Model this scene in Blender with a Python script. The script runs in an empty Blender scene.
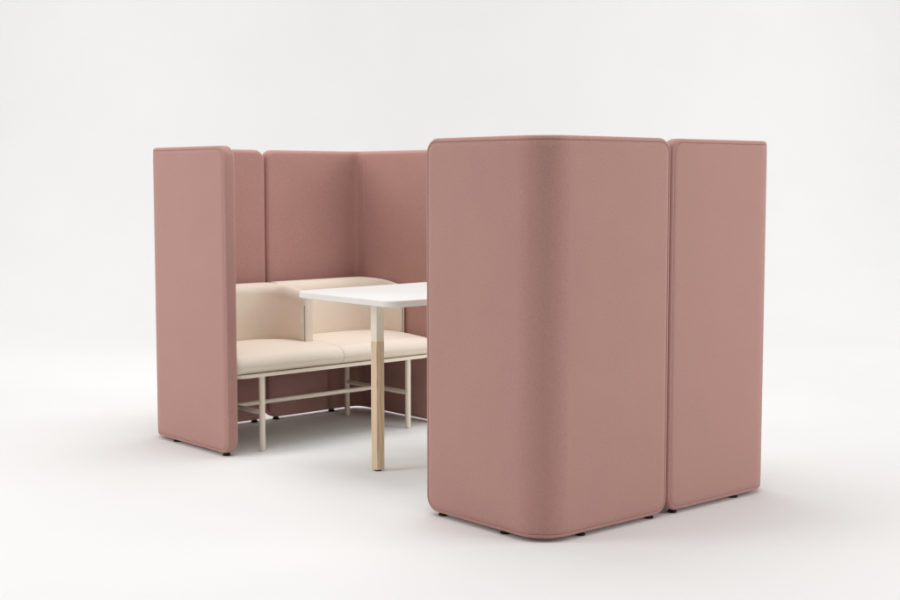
import bpy, bmesh, math, random
from mathutils import Vector
random.seed(4)
S = bpy.context.scene
C = S.collection

# ------------------------------------------------------------------ camera
F_PX = 1348.38                                  # focal length in pixels of a 900 px wide frame
YAW, PITCH = 0.7274, 0.0834
cam_d = bpy.data.cameras.new('camera'); cam = bpy.data.objects.new('camera', cam_d); C.objects.link(cam)
cam.location = (-3.1604, -3.0878, 1.2250)
cam.rotation_euler = (math.pi/2 - PITCH, 0, -YAW)
cam_d.sensor_width = 36; cam_d.lens = F_PX/900*36
cam_d.shift_y = -8.31/900
cam_d.clip_end = 200
S.camera = cam

# ------------------------------------------------------------------ world and studio lamps
w = bpy.data.worlds.new('World'); S.world = w; w.use_nodes = True
bg = w.node_tree.nodes['Background']
bg.inputs[0].default_value = (1.0, 0.992, 0.98, 1); bg.inputs[1].default_value = 0.03

FWD = Vector((math.sin(YAW), math.cos(YAW), 0)); RGT = Vector((math.cos(YAW), -math.sin(YAW), 0))
MID = Vector((0.5, 1.2, 0))
def softbox(name, pos, aim, sx, sy, power, col, spread=180):
    l = bpy.data.lights.new(name, 'AREA'); l.shape = 'RECTANGLE'; l.size = sx; l.size_y = sy
    l.energy = power; l.color = col; l.spread = math.radians(spread)     # spread < 180: a grid on the box
    o = bpy.data.objects.new(name, l); C.objects.link(o); o.location = pos
    o.rotation_euler = (Vector(aim) - Vector(pos)).to_track_quat('-Z', 'Y').to_euler()
    return o
WARM = (1, .994, .983)
softbox('softbox_overhead', MID + FWD*1.1 - RGT*.2 + Vector((0, 0, 4.6)), MID + FWD*1.2 - RGT*.1, 2.8, 2.8, 43, WARM, 120)
softbox('softbox_overhead_front', MID - FWD*2.6 + RGT*.55 + Vector((0, 0, 4.6)), MID - FWD*2.6 + RGT*.55, 4.6, 4.2, 32, WARM, 115)
softbox('wide_overhead_fill', MID - FWD*0.5 + Vector((0, 0, 6.5)), MID - FWD*.5, 14, 14, 355, WARM)  # very wide overhead area lamp, added for ambient fill; there is no ceiling
softbox('softbox_left', MID - RGT*5.2 - FWD*1.7 + Vector((0, 0, 2.5)), MID + Vector((0, 0, .5)), 2.4, 2.6, 134, WARM)
softbox('softbox_right', MID + RGT*6.0 - FWD*1.9 + Vector((0, 0, 2.3)), MID + Vector((0, 0, .5)), 4.0, 2.6, 158, WARM)
for sd, nm in ((-1, 'backdrop_lamp_left'), (1, 'backdrop_lamp_right')):
    softbox(nm, MID + RGT*5*sd + FWD*3 + Vector((0, 0, 4.2)), MID + FWD*7.2 + RGT*2.2*sd + Vector((0, 0, 1.0)), 3, 3, 103, WARM, 150)

S.view_settings.view_transform = 'Standard'; S.view_settings.look = 'None'
S.view_settings.exposure = 0.05; S.view_settings.gamma = 1; S.view_settings.use_curve_mapping = False

# ------------------------------------------------------------------ materials
def new_mat(name, col, rough=.8, spec=.3):
    m = bpy.data.materials.new(name); m.use_nodes = True
    b = m.node_tree.nodes['Principled BSDF']
    b.inputs['Base Color'].default_value = (*col, 1); b.inputs['Roughness'].default_value = rough
    b.inputs['Specular IOR Level'].default_value = spec
    return m, m.node_tree, b
def noise(nt, scale, detail=3, vec=None, rough=.55):
    n = nt.nodes.new('ShaderNodeTexNoise'); n.inputs['Scale'].default_value = scale
    n.inputs['Detail'].default_value = detail; n.inputs['Roughness'].default_value = rough
    if vec is not None: nt.links.new(vec, n.inputs['Vector'])
    return n
def ramp(nt, fac, stops):
    r = nt.nodes.new('ShaderNodeValToRGB'); nt.links.new(fac, r.inputs[0])
    e = r.color_ramp.elements
    while len(e) < len(stops): e.new(.5)
    for el, (p, c) in zip(e, stops): el.position = p; el.color = (*c, 1)
    return r
def bump(nt, b, h, strength, dist):
    k = nt.nodes.new('ShaderNodeBump'); k.inputs['Strength'].default_value = strength; k.inputs['Distance'].default_value = dist
    nt.links.new(h, k.inputs['Height']); nt.links.new(k.outputs[0], b.inputs['Normal'])
def sc(c, k): return tuple(v*k for v in c)
def coords(nt): return nt.nodes.new('ShaderNodeTexCoord').outputs['Object']

def woven(name, col, var, sheen, rough, fine, bstr, cloud=.25):
    """melange cloth: yarn-sized flecks drawn out along warp and weft, plus broad faint clouding"""
    m, nt, b = new_mat(name, col, rough, .2)
    o = coords(nt)
    def stretched(v):
        mp = nt.nodes.new('ShaderNodeMapping'); mp.inputs['Scale'].default_value = v; nt.links.new(o, mp.inputs[0])
        return noise(nt, fine, 2, mp.outputs[0], .75)
    nh, nv = stretched((.45, .45, 1.25)), stretched((1.25, 1.25, .45))
    n2 = noise(nt, 5, 4, o)
    ad = nt.nodes.new('ShaderNodeMath'); ad.operation = 'ADD'; nt.links.new(nh.outputs[0], ad.inputs[0]); nt.links.new(nv.outputs[0], ad.inputs[1])
    mx = nt.nodes.new('ShaderNodeMath'); mx.operation = 'MULTIPLY_ADD'
    nt.links.new(n2.outputs[0], mx.inputs[0]); mx.inputs[1].default_value = cloud; nt.links.new(ad.outputs[0], mx.inputs[2])
    mid = 1 + cloud*.5
    mr = nt.nodes.new('ShaderNodeMapRange'); nt.links.new(mx.outputs[0], mr.inputs[0])
    mr.inputs[1].default_value = mid-.42; mr.inputs[2].default_value = mid+.42
    r = ramp(nt, mr.outputs[0], [(0, sc(col, 1-var)), (1, sc(col, 1+var))])
    nt.links.new(r.outputs[0], b.inputs['Base Color'])
    b.inputs['Sheen Weight'].default_value = sheen; b.inputs['Sheen Roughness'].default_value = .45
    b.inputs['Sheen Tint'].default_value = (1, .86, .80, 1)
    bump(nt, b, ad.outputs[0], bstr, .0015)
    k1 = b.inputs['Normal'].links[0].from_node
    n3 = noise(nt, 2.6, 2, o, .45); k2 = nt.nodes.new('ShaderNodeBump'); k2.inputs['Strength'].default_value = .35; k2.inputs['Distance'].default_value = .012
    nt.links.new(n3.outputs[0], k2.inputs['Height']); nt.links.new(k2.outputs[0], k1.inputs['Normal'])
    return m
MAUVE = (.47, .264, .231)
M = {}
M['mauve'] = woven('mauve_wool_fabric', MAUVE, .16, .26, .95, 300, .22)
M['mauve_seam'] = woven('mauve_seam_thread', sc(MAUVE, .80), .05, .1, .95, 500, .2)
BEIGE = (.82, .727, .625)
M['beige'] = woven('beige_upholstery', BEIGE, .05, .05, .62, 420, .10)
M['beige_seam'] = woven('beige_seam_thread', sc(BEIGE, .45), .03, .0, .8, 500, .1)
M['cream'], nt, b = new_mat('cream_powder_coat', (.86, .775, .655), .5, .35)
n = noise(nt, 90, 2, coords(nt)); r = ramp(nt, n.outputs[0], [(.3, (.85, .765, .645)), (.7, (.87, .785, .665))]); nt.links.new(r.outputs[0], b.inputs['Base Color'])
M['white'], nt, b = new_mat('white_laminate', (.84, .84, .83), .38, .4)
n = noise(nt, 500, 2, coords(nt)); bump(nt, b, n.outputs[0], .04, .0004)
M['white_paint'], nt, b = new_mat('white_leg_paint', (.86, .785, .665), .4, .4)
n = noise(nt, 260, 3, coords(nt)); bump(nt, b, n.outputs[0], .06, .0006)
M['edge'], nt, b = new_mat('warm_white_edging', (.82, .785, .73), .45, .4)
M['black'], nt, b = new_mat('black_plastic', (.012, .011, .010), .45, .4)
M['floor'], nt, b = new_mat('white_studio_paper', (.86, .857, .85), .85, .15)
o = coords(nt); n = noise(nt, 1.3, 3, o)
r = ramp(nt, n.outputs[0], [(.3, (.832, .832, .829)), (.7, (.846, .846, .843))]); nt.links.new(r.outputs[0], b.inputs['Base Color'])
# ash wood with grain running up the leg
M['wood'], nt, b = new_mat('ash_wood', (.7, .53, .34), .55, .3)
o = coords(nt); mp = nt.nodes.new('ShaderNodeMapping'); mp.inputs['Scale'].default_value = (1, 1, .07); nt.links.new(o, mp.inputs[0])
n1 = noise(nt, 75, 4, mp.outputs[0]); n2 = noise(nt, 260, 3, mp.outputs[0])
wv = nt.nodes.new('ShaderNodeTexWave'); wv.wave_type = 'RINGS'; wv.rings_direction = 'Z'
wv.inputs['Scale'].default_value = 24; wv.inputs['Distortion'].default_value = 8; wv.inputs['Detail'].default_value = 3; wv.inputs['Detail Scale'].default_value = 1.2
mp2 = nt.nodes.new('ShaderNodeMapping'); mp2.inputs['Scale'].default_value = (1, 1, .16); mp2.inputs['Location'].default_value = (.30, .05, -.02); mp2.inputs['Rotation'].default_value = (.05, .12, 0)
nt.links.new(o, mp2.inputs[0]); nt.links.new(mp2.outputs[0], wv.inputs[0])
a1 = nt.nodes.new('ShaderNodeMath'); a1.operation = 'MULTIPLY_ADD'; nt.links.new(n1.outputs[0], a1.inputs[0]); a1.inputs[1].default_value = .5
nt.links.new(wv.outputs['Fac'], a1.inputs[2])
a2 = nt.nodes.new('ShaderNodeMath'); a2.operation = 'MULTIPLY_ADD'; nt.links.new(n2.outputs[0], a2.inputs[0]); a2.inputs[1].default_value = .45
nt.links.new(a1.outputs[0], a2.inputs[2])
r = ramp(nt, a2.outputs[0], [(.25, (.80, .64, .45)), (.72, (.74, .57, .385)), (.98, (.60, .43, .265))])
r.inputs[0].default_value = .5
sc_ = nt.nodes.new('ShaderNodeMath'); sc_.operation = 'MULTIPLY'; sc_.inputs[1].default_value = .6
nt.links.new(a2.outputs[0], sc_.inputs[0]); nt.links.new(sc_.outputs[0], r.inputs[0])
nt.links.new(r.outputs[0], b.inputs['Base Color']); bump(nt, b, n2.outputs[0], .15, .0008)

# ------------------------------------------------------------------ helpers
def obj(name, bm, mat, parent=None, smooth=60, kind=None):
    bmesh.ops.recalc_face_normals(bm, faces=bm.faces)
    me = bpy.data.meshes.new(name); bm.to_mesh(me); bm.free()
    for p in me.polygons: p.use_smooth = True
    if smooth is not None: me.set_sharp_from_angle(angle=math.radians(smooth))
    me.materials.append(M[mat])
    o = bpy.data.objects.new(name, me); C.objects.link(o)
    if parent: o.parent = parent
    if kind: o['kind'] = kind
    return o
def thing(name, label, cat, loc, rotz=0, group=None):
    o = bpy.data.objects.new(name, None); C.objects.link(o)
    o.location = loc; o.rotation_euler = (0, 0, rotz); o.empty_display_size = .1
    o['label'] = label; o['category'] = cat
    if group: o['group'] = group
    return o
def copy_tree(o, parent=None):
    c = o.copy(); C.objects.link(c); c.parent = parent
    for ch in list(o.children): copy_tree(ch, c)
    return c
def sweep(bm, pts, prof, closed=False, up=Vector((0, 0, 1))):
    """profile (u, v) along a path; u is along the horizontal side vector (or any perpendicular), v the other one"""
    n = len(pts); rings = []
    for i, p in enumerate(pts):
        a = pts[(i-1) % n] if (closed or i) else pts[i]
        c = pts[(i+1) % n] if (closed or i < n-1) else pts[i]
        t = (c-a).normalized()
        h = up if abs(t.dot(up)) < .95 else Vector((1, 0, 0))
        s = t.cross(h).normalized(); v = s.cross(t).normalized()
        rings.append([bm.verts.new(p + s*x + v*y) for x, y in prof])
    m = len(prof)
    for i in range(n if closed else n-1):
        a, c = rings[i], rings[(i+1) % n]
        for j in range(m): bm.faces.new((a[j], a[(j+1) % m], c[(j+1) % m], c[j]))
    if not closed: bm.faces.new(rings[0][::-1]); bm.faces.new(rings[-1])
def circle(r, n=12): return [(r*math.cos(2*math.pi*k/n), r*math.sin(2*math.pi*k/n)) for k in range(n)]
def lathe(bm, prof, cx, cy, n=20):
    rings = [[bm.verts.new((cx + r*math.cos(2*math.pi*k/n), cy + r*math.sin(2*math.pi*k/n), z)) for k in range(n)] for r, z in prof]
    for a, c in zip(rings, rings[1:]):
        for k in range(n): bm.faces.new((a[k], a[(k+1) % n], c[(k+1) % n], c[k]))
    bm.faces.new(rings[0][::-1]); bm.faces.new(rings[-1])
def tube_between(bm, a, b, r, n=14): sweep(bm, [Vector(a), Vector(b)], circle(r, n))
def rrect(x0, x1, y0, y1, r, k=8):
    out = []
    for cx, cy, a0 in ((x1-r, y1-r, 0), (x0+r, y1-r, 90), (x0+r, y0+r, 180), (x1-r, y0+r, 270)):
        for i in range(k+1):
            a = math.radians(a0 + 90*i/k); out.append((cx + r*math.cos(a), cy + r*math.sin(a)))
    return out

# ------------------------------------------------------------------ setting: seamless studio sweep
bm = bmesh.new()
prof = [(-16, 0), (-9, 0), (-4, 0), (0, 0), (4.5, 0)]
RC = 3.2
for i in range(1, 25):
    a = math.radians(90*i/24); prof.append((4.5 + RC*math.sin(a), RC*(1-math.cos(a))))
prof.append((4.5+RC, 11))
cols = []
for s in (-22, -10, 0, 10, 22):
    cols.append([bm.verts.new(MID + FWD*d + RGT*s + Vector((0, 0, z))) for d, z in prof])
for a, c in zip(cols, cols[1:]):
    for i in range(len(prof)-1): bm.faces.new((a[i], a[i+1], c[i+1], c[i]))
fl = obj('floor', bm, 'floor', kind='structure', smooth=None)
fl['label'] = 'seamless white studio floor curving up into the backdrop'

# ------------------------------------------------------------------ tall L-shaped screens
H, ZB = 1.37, 0.014
T, R = 0.063, 0.126
RCOR = 0.056                                            # rounding of the panel's own corners
def lpath(A, K, B, r):
    """plan path A -> rounded corner K -> B; returns length and map(s) -> (point, inward normal)"""
    A, K, B = Vector(A), Vector(K), Vector(B)
    u, v = (K-A).normalized(), (B-K).normalized()
    l1, l2 = (K-A).length - r, (B-K).length - r
    arc = r*math.pi/2
    def f(s):
        if s <= l1: return A + u*s, v.copy()
        if s >= l1+arc: return K + v*(r + s-l1-arc), -u
        th = (s-l1)/r; cen = K - u*r + v*r
        d = -v*math.cos(th) + u*math.sin(th)
        return cen + d*r, -d
    return l1+arc+l2, l1, arc, f
def panel_mesh(Ltot, l1, arc, f, e=.0128):
    r = RCOR
    # grid stations of the flat middle rectangle (unrolled): s by z
    def stations(a, b, step): k = max(1, round((b-a)/step)); return [a + (b-a)*i/k for i in range(k+1)]
    ss = stations(r, l1, .07)[:-1] + stations(l1, l1+arc, .0065)[:-1] + stations(l1+arc, Ltot-r, .07)
    zs = stations(ZB+r, H-r, .11)
    K = 9
    def ring(d):
        """loop of (s,z) at distance d inside the panel's outline"""
        q = r-d; out = []
        for s in ss: out.append((s, ZB+d))
        for i in range(1, K): a = math.radians(-90 + 90*i/K); out.append((Ltot-r + q*math.cos(a), ZB+r + q*math.sin(a)))
        for z in zs: out.append((Ltot-d, z))
        for i in range(1, K): a = math.radians(90*i/K); out.append((Ltot-r + q*math.cos(a), H-r + q*math.sin(a)))
        for s in reversed(ss): out.append((s, H-d))
        for i in range(1, K): a = math.radians(90 + 90*i/K); out.append((r + q*math.cos(a), H-r + q*math.sin(a)))
        for z in reversed(zs): out.append((d, z))
        for i in range(1, K): a = math.radians(180 + 90*i/K); out.append((r + q*math.cos(a), ZB+r + q*math.sin(a)))
        return out
    bm = bmesh.new()
    def put(s, z, t):
        s = min(max(s, 0), Ltot); p, n = f(s)
        if l1 < s < l1+arc:                              # inside, the corner is sewn to a tighter crease than the outer bend
            th = (s-l1)/R
            t -= (t/T)**2*(R-T)*((math.cos(th)**5 + math.sin(th)**5)**(-.2) - 1)
        return bm.verts.new((p.x + n.x*t, p.y + n.y*t, z))
    pr = [(r, 0), (.034, .0003), (.0175, .0006), (.0160, .0019), (.0148, .0023), (.0135, .0018)]
    for i in range(0, 8):
        a = math.radians(90*i/7); pr.append((e*(1-math.sin(a)), .0009 + e*(1-math.cos(a))))
    ei = .022
    for i in range(0, 9):
        a = math.radians(90*i/8); pr.append((ei*(1-math.cos(a)), T-.0012-ei*(1-math.sin(a))))
    pr += [(.034, T-.0004), (r, T)]
    rings = []
    for d, t in pr:
        if d == r:
            rings.append(None); continue
        rings.append([put(s, z, t) for s, z in ring(d)])
    def grid(t): return [[put(s, z, t) for z in zs] for s in ss]
    g0, g1 = grid(0.0), grid(T)
    ns, nz = len(ss), len(zs)
    def gring(g):
        out = [g[i][0] for i in range(ns)] + [g[-1][0]]*(K-1) + [g[-1][j] for j in range(nz)] + [g[-1][-1]]*(K-1)
        out += [g[i][-1] for i in reversed(range(ns))] + [g[0][-1]]*(K-1) + [g[0][j] for j in reversed(range(nz))] + [g[0][0]]*(K-1)
        return out
    rings[0], rings[-1] = gring(g0), gring(g1)
    def quad(*v):
        u = []
        for x in v:
            if x not in u: u.append(x)
        if len(u) > 2: bm.faces.new(u)
    m = len(rings[0])
    for a, c in zip(rings, rings[1:]):
        for j in range(m): quad(a[j], a[(j+1) % m], c[(j+1) % m], c[j])
    for g in (g0, g1):
        for i in range(ns-1):
            for j in range(nz-1): bm.faces.new((g[i][j], g[i+1][j], g[i+1][j+1], g[i][j+1]))
    bmesh.ops.remove_doubles(bm, verts=bm.verts, dist=1e-6)
    return bm, ring
def seam_mesh(ring, f, t, d, rad):
    bm = bmesh.new(); pts = []
    for s, z in ring(d):
        p, n = f(s); q = Vector((p.x + n.x*t, p.y + n.y*t, z))
        if not pts or (q-pts[-1]).length > 1e-4: pts.append(q)
    n = len(pts); prof = circle(rad, 6); rings = []
    for i, p in enumerate(pts):
        tan = (pts[(i+1) % n]-pts[i-1]).normalized()
        h = Vector((.3, .7, .2)); s = tan.cross(h).normalized(); v = s.cross(tan)
        rings.append([bm.verts.new(p + s*x + v*y) for x, y in prof])
    for i in range(n):
        a, c = rings[i], rings[(i+1) % n]
        for j in range(6): bm.faces.new((a[j], a[(j+1) % 6], c[(j+1) % 6], c[j]))
    return bm
def foot_mesh():
    bm = bmesh.new()
    lathe(bm, [(.0165, 0), (.0175, .0015), (.0175, .0055), (.0155, .0075), (.0135, .009), (.0135, ZB+.004)], 0, 0, 18)
    return bm
FOOT = None
def screen(A, K, B, origin, rotz, label):
    """A, B: ends of the two walls, K: virtual outer corner, all relative to origin"""
    global FOOT
    t = thing('privacy_screen', label, 'screen', origin, rotz, 'upholstered screens around the booth')
    Ltot, l1, arc, f = lpath(A, K, B, R)
    bm, ring = panel_mesh(Ltot, l1, arc, f)
    obj('upholstered_panel', bm, 'mauve', t, smooth=None)
    obj('seam', seam_mesh(ring, f, .0019, .0150, .0008), 'mauve_seam', t, smooth=None)
    # upright seam inside the corner, where the two inner covers are sewn together
    p, n = f(l1+arc); p0, n0 = f(l1)
    side = (p, n) if abs(n.x) > abs(n.y) else (p0, n0)
    q = side[0] + side[1]*(T-.0004)
    bm = bmesh.new(); tube_between(bm, (q.x, q.y, ZB+.02), (q.x, q.y, H-.02), .0014, 8)
    obj('corner_seam', bm, 'mauve_seam', t, smooth=None)
    for s in (.062, l1+R-.215, l1+arc-R+.215, Ltot-.065):
        p, n = f(s); q = p + n*(T*.5)
        if FOOT is None: ft = FOOT = obj('foot', foot_mesh(), 'black', t, 40)
        else: ft = FOOT.copy(); C.objects.link(ft); ft.parent = t
        ft.location = (q.x, q.y, 0)
    return t
G = .0015
L, L1 = 1.2797, .6388
L1F = .6489
D1, D2, D3 = .6087, 1.9299, 2.6343
TH = -.0169
screen((0, D1), (0, 0), (L1-G, 0), (0, 0, 0), TH,
       'largest pink upholstered screen in front, rounded corner towards the camera')
c, s = math.cos(TH), math.sin(TH)
screen((L1+G-L, 0), (0, 0), (0, D1), (L*c, L*s, 0), TH,
       'narrower pink upholstered screen at far right, beside the large front one')
DS = D3-D2
screen((0, -DS), (0, 0), (L1F-G, 0), (0, D3, 0), 0,
       'pink upholstered screen at far left, its outer face and rounded end towards the camera')
screen((L1F+G-L, 0), (0, 0), (0, -DS), (L, D3, 0), 0,
       'pink upholstered screen at the back, behind the white table and beige seat')

# ------------------------------------------------------------------ sofas
def seat_cushion(x0, x1, big0, big1):
    """front-to-back profile swept along x; big* = rounded free end, otherwise the narrow joint between cushions"""
    YF, YB, Z0, Z1 = -.266, .262, .3575, .450
    pr = [(YB, Z0, 0, 0), (YF+.034, Z0, 0, 0), (YF+.026, Z0+.0025, .4, 0), (YF+.019, Z0+.009, .7, 0), (YF+.012, Z0+.018, .9, 0), (YF+.0045, Z0+.029, 1, 0)]
    rf = .050
    for i in range(0, 13):
        a = math.radians(90*i/12)
        pr.append((YF + rf*1.25*(1-math.cos(a)), Z1-.008-rf + rf*math.sin(a), math.cos(a), math.sin(a)))
    rf *= 1.25
    for i in range(1, 13):
        k = i/12; y = YF+rf + (YB-.02-YF-rf)*k
        pr.append((y, Z1-.008 + .010*math.sin(math.pi*min(1, k*1.05))*1.0, 0, 1))
    for i in range(1, 5):
        a = math.radians(90*i/4); pr.append((YB-.02 + .02*math.sin(a), Z1-.028 + .02*math.cos(a), -math.sin(a), math.cos(a)))
    xs = []
    def end(big):
        r = .042 if big else .010
        return [(r*(1-math.cos(math.radians(90*i/9))), r*(1-math.sin(math.radians(90*i/9)))) for i in range(10)]
    e0, e1 = end(big0), end(big1)
    st = [(x0+d, a, big0) for d, a in e0] + [(x0+.05 + (x1-x0-.1)*k/14, 0, True) for k in range(1, 14)] + [(x1-d, a, big1) for d, a in reversed(e1)]
    bm = bmesh.new(); rings = []
    for x, a, big in st:
        ay, az = (a*.9, a*.7) if big else (a*.75, a*.38)
        k = (x-x0)/(x1-x0); crown = .004*math.sin(math.pi*k)
        rings.append([bm.verts.new((x, y + ny*ay, z - nz*az + nz*crown)) for y, z, ny, nz in pr])
    m = len(pr)
    for a, c in zip(rings, rings[1:]):
        for j in range(m): bm.faces.new((a[j], a[(j+1) % m], c[(j+1) % m], c[j]))
    bm.faces.new(rings[0]); bm.faces.new(rings[-1])
    return bm
def back_path(x0, x1, yb, yend, r, wb, wa):
    """inner face of an L-shaped back: along the back, round the corner, forward as an arm;
    each station is (point, outward direction, thickness, drop of the top); outside, the corner stays nearly square"""
    out = []
    n = 14
    for i in range(n): out.append((Vector((x0 + (x1-r-x0)*i/n, yb)), Vector((0, 1)), wb, 0))
    for i in range(17):
        a = math.radians(90*i/16); d = Vector((math.sin(a), math.cos(a)))
        reach = ((d.x/(r+wa))**9 + (d.y/(r+wb))**9)**(-1/9)
        out.append((Vector((x1-r, yb-r)) + d*r, d, reach-r, .008*(i/16)**2))
    for i in range(1, 11): out.append((Vector((x1, yb-r + (yend-yb+r)*i/10)), Vector((1, 0)), wa, .008 + .020*i/10))
    return out
def back_mesh(path, z0, z1):
    def profile(w, z1):
        """closed profile in (t, z): t = 0 is the inner face"""
        ri, ro = min(.052, w*.62), min(.018, w*.34)
        pr = [(min(.004, w*.2), z0)]
        for i in range(0, 7): k = i/6; z = z0+.01 + (z1-.056-z0-.01)*k; pr.append((-.011*math.sin(math.pi*k)+.003*(1-k), z))
        for i in range(1, 11): a = math.radians(90*i/10); pr.append((ri*(1-math.cos(a)), z1-.052 + .052*math.sin(a)))
        for i in range(0, 6): a = math.radians(90*i/5); pr.append((w-ro + ro*math.sin(a), z1-ro-.001 + ro*math.cos(a)))
        pr.append((w, z0))
        return pr
    bm = bmesh.new(); rings = []
    def ring(p, n, w, a, drop):
        out = []; zt = z1-drop
        a_t = min(a, w*.45)
        for t, z in profile(w, zt):
            tt = max(a_t, min(w-a_t, t)) if a else t
            zz = z0 + (z-z0)*(1 - a*1.1/(zt-z0))
            out.append(bm.verts.new((p.x + n.x*tt, p.y + n.y*tt, zz)))
        return out
    t0 = (path[1][0]-path[0][0]).normalized(); t1 = (path[-1][0]-path[-2][0]).normalized()
    for i in range(4, 0, -1):
        a = math.radians(90*i/4); rings.append(ring(path[0][0] - t0*.006*math.sin(a), path[0][1], path[0][2], .006*(1-math.cos(a)), 0))
    for p, n, w, dr in path: rings.append(ring(p, n, w, 0, dr))
    for i in range(1, 9):
        a = math.radians(90*i/8); rings.append(ring(path[-1][0] + t1*.020*math.sin(a), path[-1][1], path[-1][2], .020*(1-math.cos(a)), path[-1][3]))
    m = len(rings[0])
    for a, c in zip(rings, rings[1:]):
        for j in range(m): bm.faces.new((a[j], a[(j+1) % m], c[(j+1) % m], c[j]))
    bm.faces.new(rings[0]); bm.faces.new(rings[-1])
    return bm
def back_seam(path, z0, z1):
    """thread up the arm's front edge"""
    bm = bmesh.new()
    t1 = (path[-1][0]-path[-2][0]).normalized(); p, n, w, dr = path[-1]; z1 -= dr
    e = p + t1*.0135
    pts = [Vector((e.x + n.x*k, e.y + n.y*k, z)) for z, k in ((z0+.003, .0062), (z0+.09, .0052), (z0+.18, .0055), (z1-.075, .0062))]
    pts.append(Vector((e.x + n.x*.0080, e.y + n.y*.0080, z1-.058)))
    pts.append(Vector((e.x + n.x*.0135, e.y + n.y*.0135, z1-.040)))
    sweep(bm, pts, circle(.0024, 6))
    return bm
def make_sofa(label, loc, rotz):
    t = thing('sofa', label, 'sofa', loc, rotz)
    obj('seat_cushion', seat_cushion(-.575, .0147, True, False), 'beige', t)
    obj('seat_cushion', seat_cushion(.0153, .580, False, True), 'beige', t)
    for x0, x1, ye, wa in ((-.57, -.062, -.035, .058), (.0055, .562, -.012, .021)):
        path = back_path(x0, x1, .232, ye, .105, .098, wa)
        b_ = obj('backrest', back_mesh(path, .444, .716), 'beige', t)
        obj('seam', back_seam(path, .444, .716), 'beige_seam', b_, smooth=None)
    # rail under the cushions
    bm = bmesh.new()
    loop = [Vector((x, y, .349)) for x, y in rrect(-.570, .570, -.243, .262, .06, 7)]
    sweep(bm, loop, [(-.012, -.0078), (.009, -.0078), (.012, -.005), (.012, .005), (.009, .0078), (-.012, .0078)], closed=True)
    obj('seat_rail', bm, 'cream', t, 40)
    bm = bmesh.new()
    vs = [bm.verts.new((x, y, z)) for z in (.346, .3568) for x, y in rrect(-.56, .56, -.232, .25, .05, 4)]
    k = len(vs)//2
    for i in range(k): bm.faces.new((vs[i], vs[(i+1) % k], vs[k+(i+1) % k], vs[k+i]))
    bm.faces.new(vs[:k][::-1]); bm.faces.new(vs[k:])
    obj('seat_board', bm, 'beige_seam', t, 40)
    X, YF, YB, RL = .4275, -.2345, .2600-.0, .0135
    YB = .2595-.0
    for x in (-X, X):
        for y in (YF, YB-.001):
            bm = bmesh.new()
            lathe(bm, [(RL-.003, 0.0035), (RL, .007), (RL, .3425)], x, y, 20)
            lg = obj('leg', bm, 'cream', t, 40)
            bm = bmesh.new(); lathe(bm, [(RL-.004, 0), (RL-.002, .001), (RL-.002, .006)], x, y, 16)
            obj('glide', bm, 'cream', lg, 40)
        bm = bmesh.new(); tube_between(bm, (x, YF+.006, .176), (x, YB-.006, .176), .0112)
        obj('side_stretcher', bm, 'cream', t, 40)
    bm = bmesh.new(); tube_between(bm, (-X+.006, .0125, .176), (X-.006, .0125, .176), .0108)
    obj('long_stretcher', bm, 'cream', t, 40)
    return t
SX, SY = .629, 2.195
make_sofa('beige two-seat sofa on a cream tube frame behind the white table', (SX, SY, 0), 0)
near = make_sofa('beige two-seat sofa hidden inside the two nearest pink screens', (L*.5+.012, .425, 0), math.pi+TH)

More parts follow.
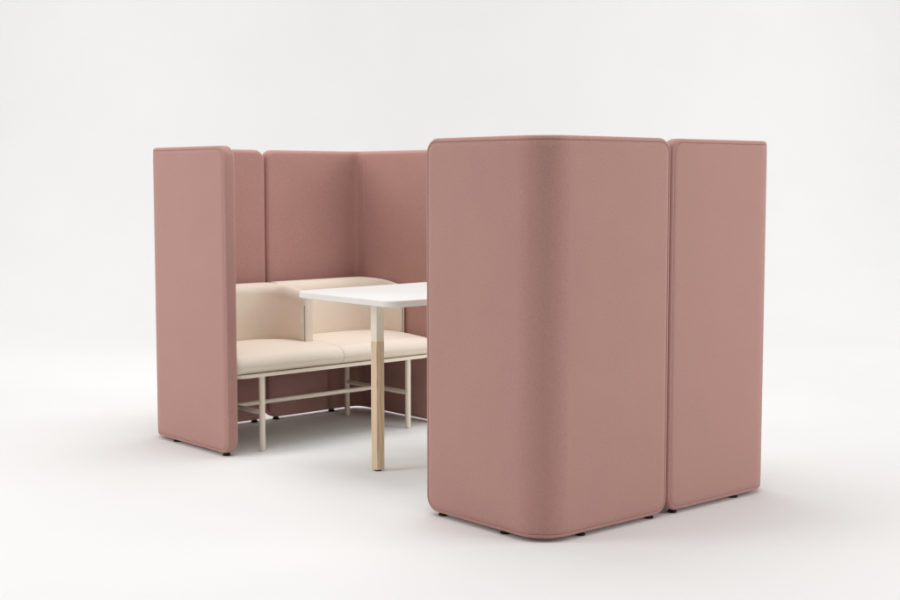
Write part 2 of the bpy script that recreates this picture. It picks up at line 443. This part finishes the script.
# ------------------------------------------------------------------ table
tb = thing('table', 'white rectangular table with rounded corners on square ash-and-white legs', 'table', (.61, 1.2993, 0))
ZT, TT = .7495, .027
bm = bmesh.new()
x0, x1, y0, y1 = .147-.61, 1.073-.61, .968-1.2993, 1.638-1.2993
rr = .075
pr = [(.010, ZT-TT), (.002, ZT-TT+.002), (0, ZT-TT+.005), (0, ZT-.0035), (.001, ZT-.001), (.0035, ZT)]
rings = [[bm.verts.new((x, y, z)) for x, y in rrect(x0+d, x1-d, y0+d, y1-d, rr-d, 14)] for d, z in pr]
for a, c_ in zip(rings, rings[1:]):
    k = len(a)
    for i in range(k): bm.faces.new((a[i], a[(i+1) % k], c_[(i+1) % k], c_[i]))
bm.faces.new(rings[0][::-1]); bm.faces.new(rings[-1])
tt = obj('table_top', bm, 'white', tb, 35)
bm = bmesh.new()
pr = [(.0012, ZT-TT+.0045), (-.0009, ZT-TT+.0052), (-.0009, ZT-.0048), (.0012, ZT-.0042)]
rings = [[bm.verts.new((x, y, z)) for x, y in rrect(x0+d, x1-d, y0+d, y1-d, rr-d, 14)] for d, z in pr]
for a, c_ in zip(rings, rings[1:] + rings[:1]):
    k = len(a)
    for i in range(k): bm.faces.new((a[i], a[(i+1) % k], c_[(i+1) % k], c_[i]))
obj('edge_band', bm, 'edge', tt, 35)
def square_post(bm, cx, cy, s, z0, z1, r=.0035, cap=.0015):
    rg = [[bm.verts.new((cx+x, cy+y, z)) for x, y in rrect(-s+d, s-d, -s+d, s-d, max(.001, r-d), 5)]
          for d, z in ((cap, z0), (0, z0+cap), (0, z1-cap), (cap, z1))]
    for a, c in zip(rg, rg[1:]):
        k = len(a)
        for i in range(k): bm.faces.new((a[i], a[(i+1) % k], c[(i+1) % k], c[i]))
    bm.faces.new(rg[0][::-1]); bm.faces.new(rg[-1])
for lx in (.339-.61, .881-.61):
    bm = bmesh.new(); square_post(bm, lx, 0, .0205, .549, ZT-TT-.012)
    lg = obj('leg', bm, 'white_paint', tb, 40)
    bm = bmesh.new(); square_post(bm, lx, 0, .0205, .007, .549)
    obj('wooden_leg_section', bm, 'wood', lg, 40)
    bm = bmesh.new(); lathe(bm, [(.013, 0), (.014, .001), (.014, .0085)], lx, 0, 16)
    obj('glide', bm, 'black', lg, 40)
    bm = bmesh.new()
    vs = rrect(lx-.03, lx+.03, -.17, .17, .01, 3)
    lo = [bm.verts.new((x, y, ZT-TT-.014)) for x, y in vs]; hi = [bm.verts.new((x, y, ZT-TT-.0005)) for x, y in vs]
    k = len(lo)
    for i in range(k): bm.faces.new((lo[i], lo[(i+1) % k], hi[(i+1) % k], hi[i]))
    bm.faces.new(lo[::-1]); bm.faces.new(hi)
    obj('crossbar', bm, 'white_paint', tb, 40)
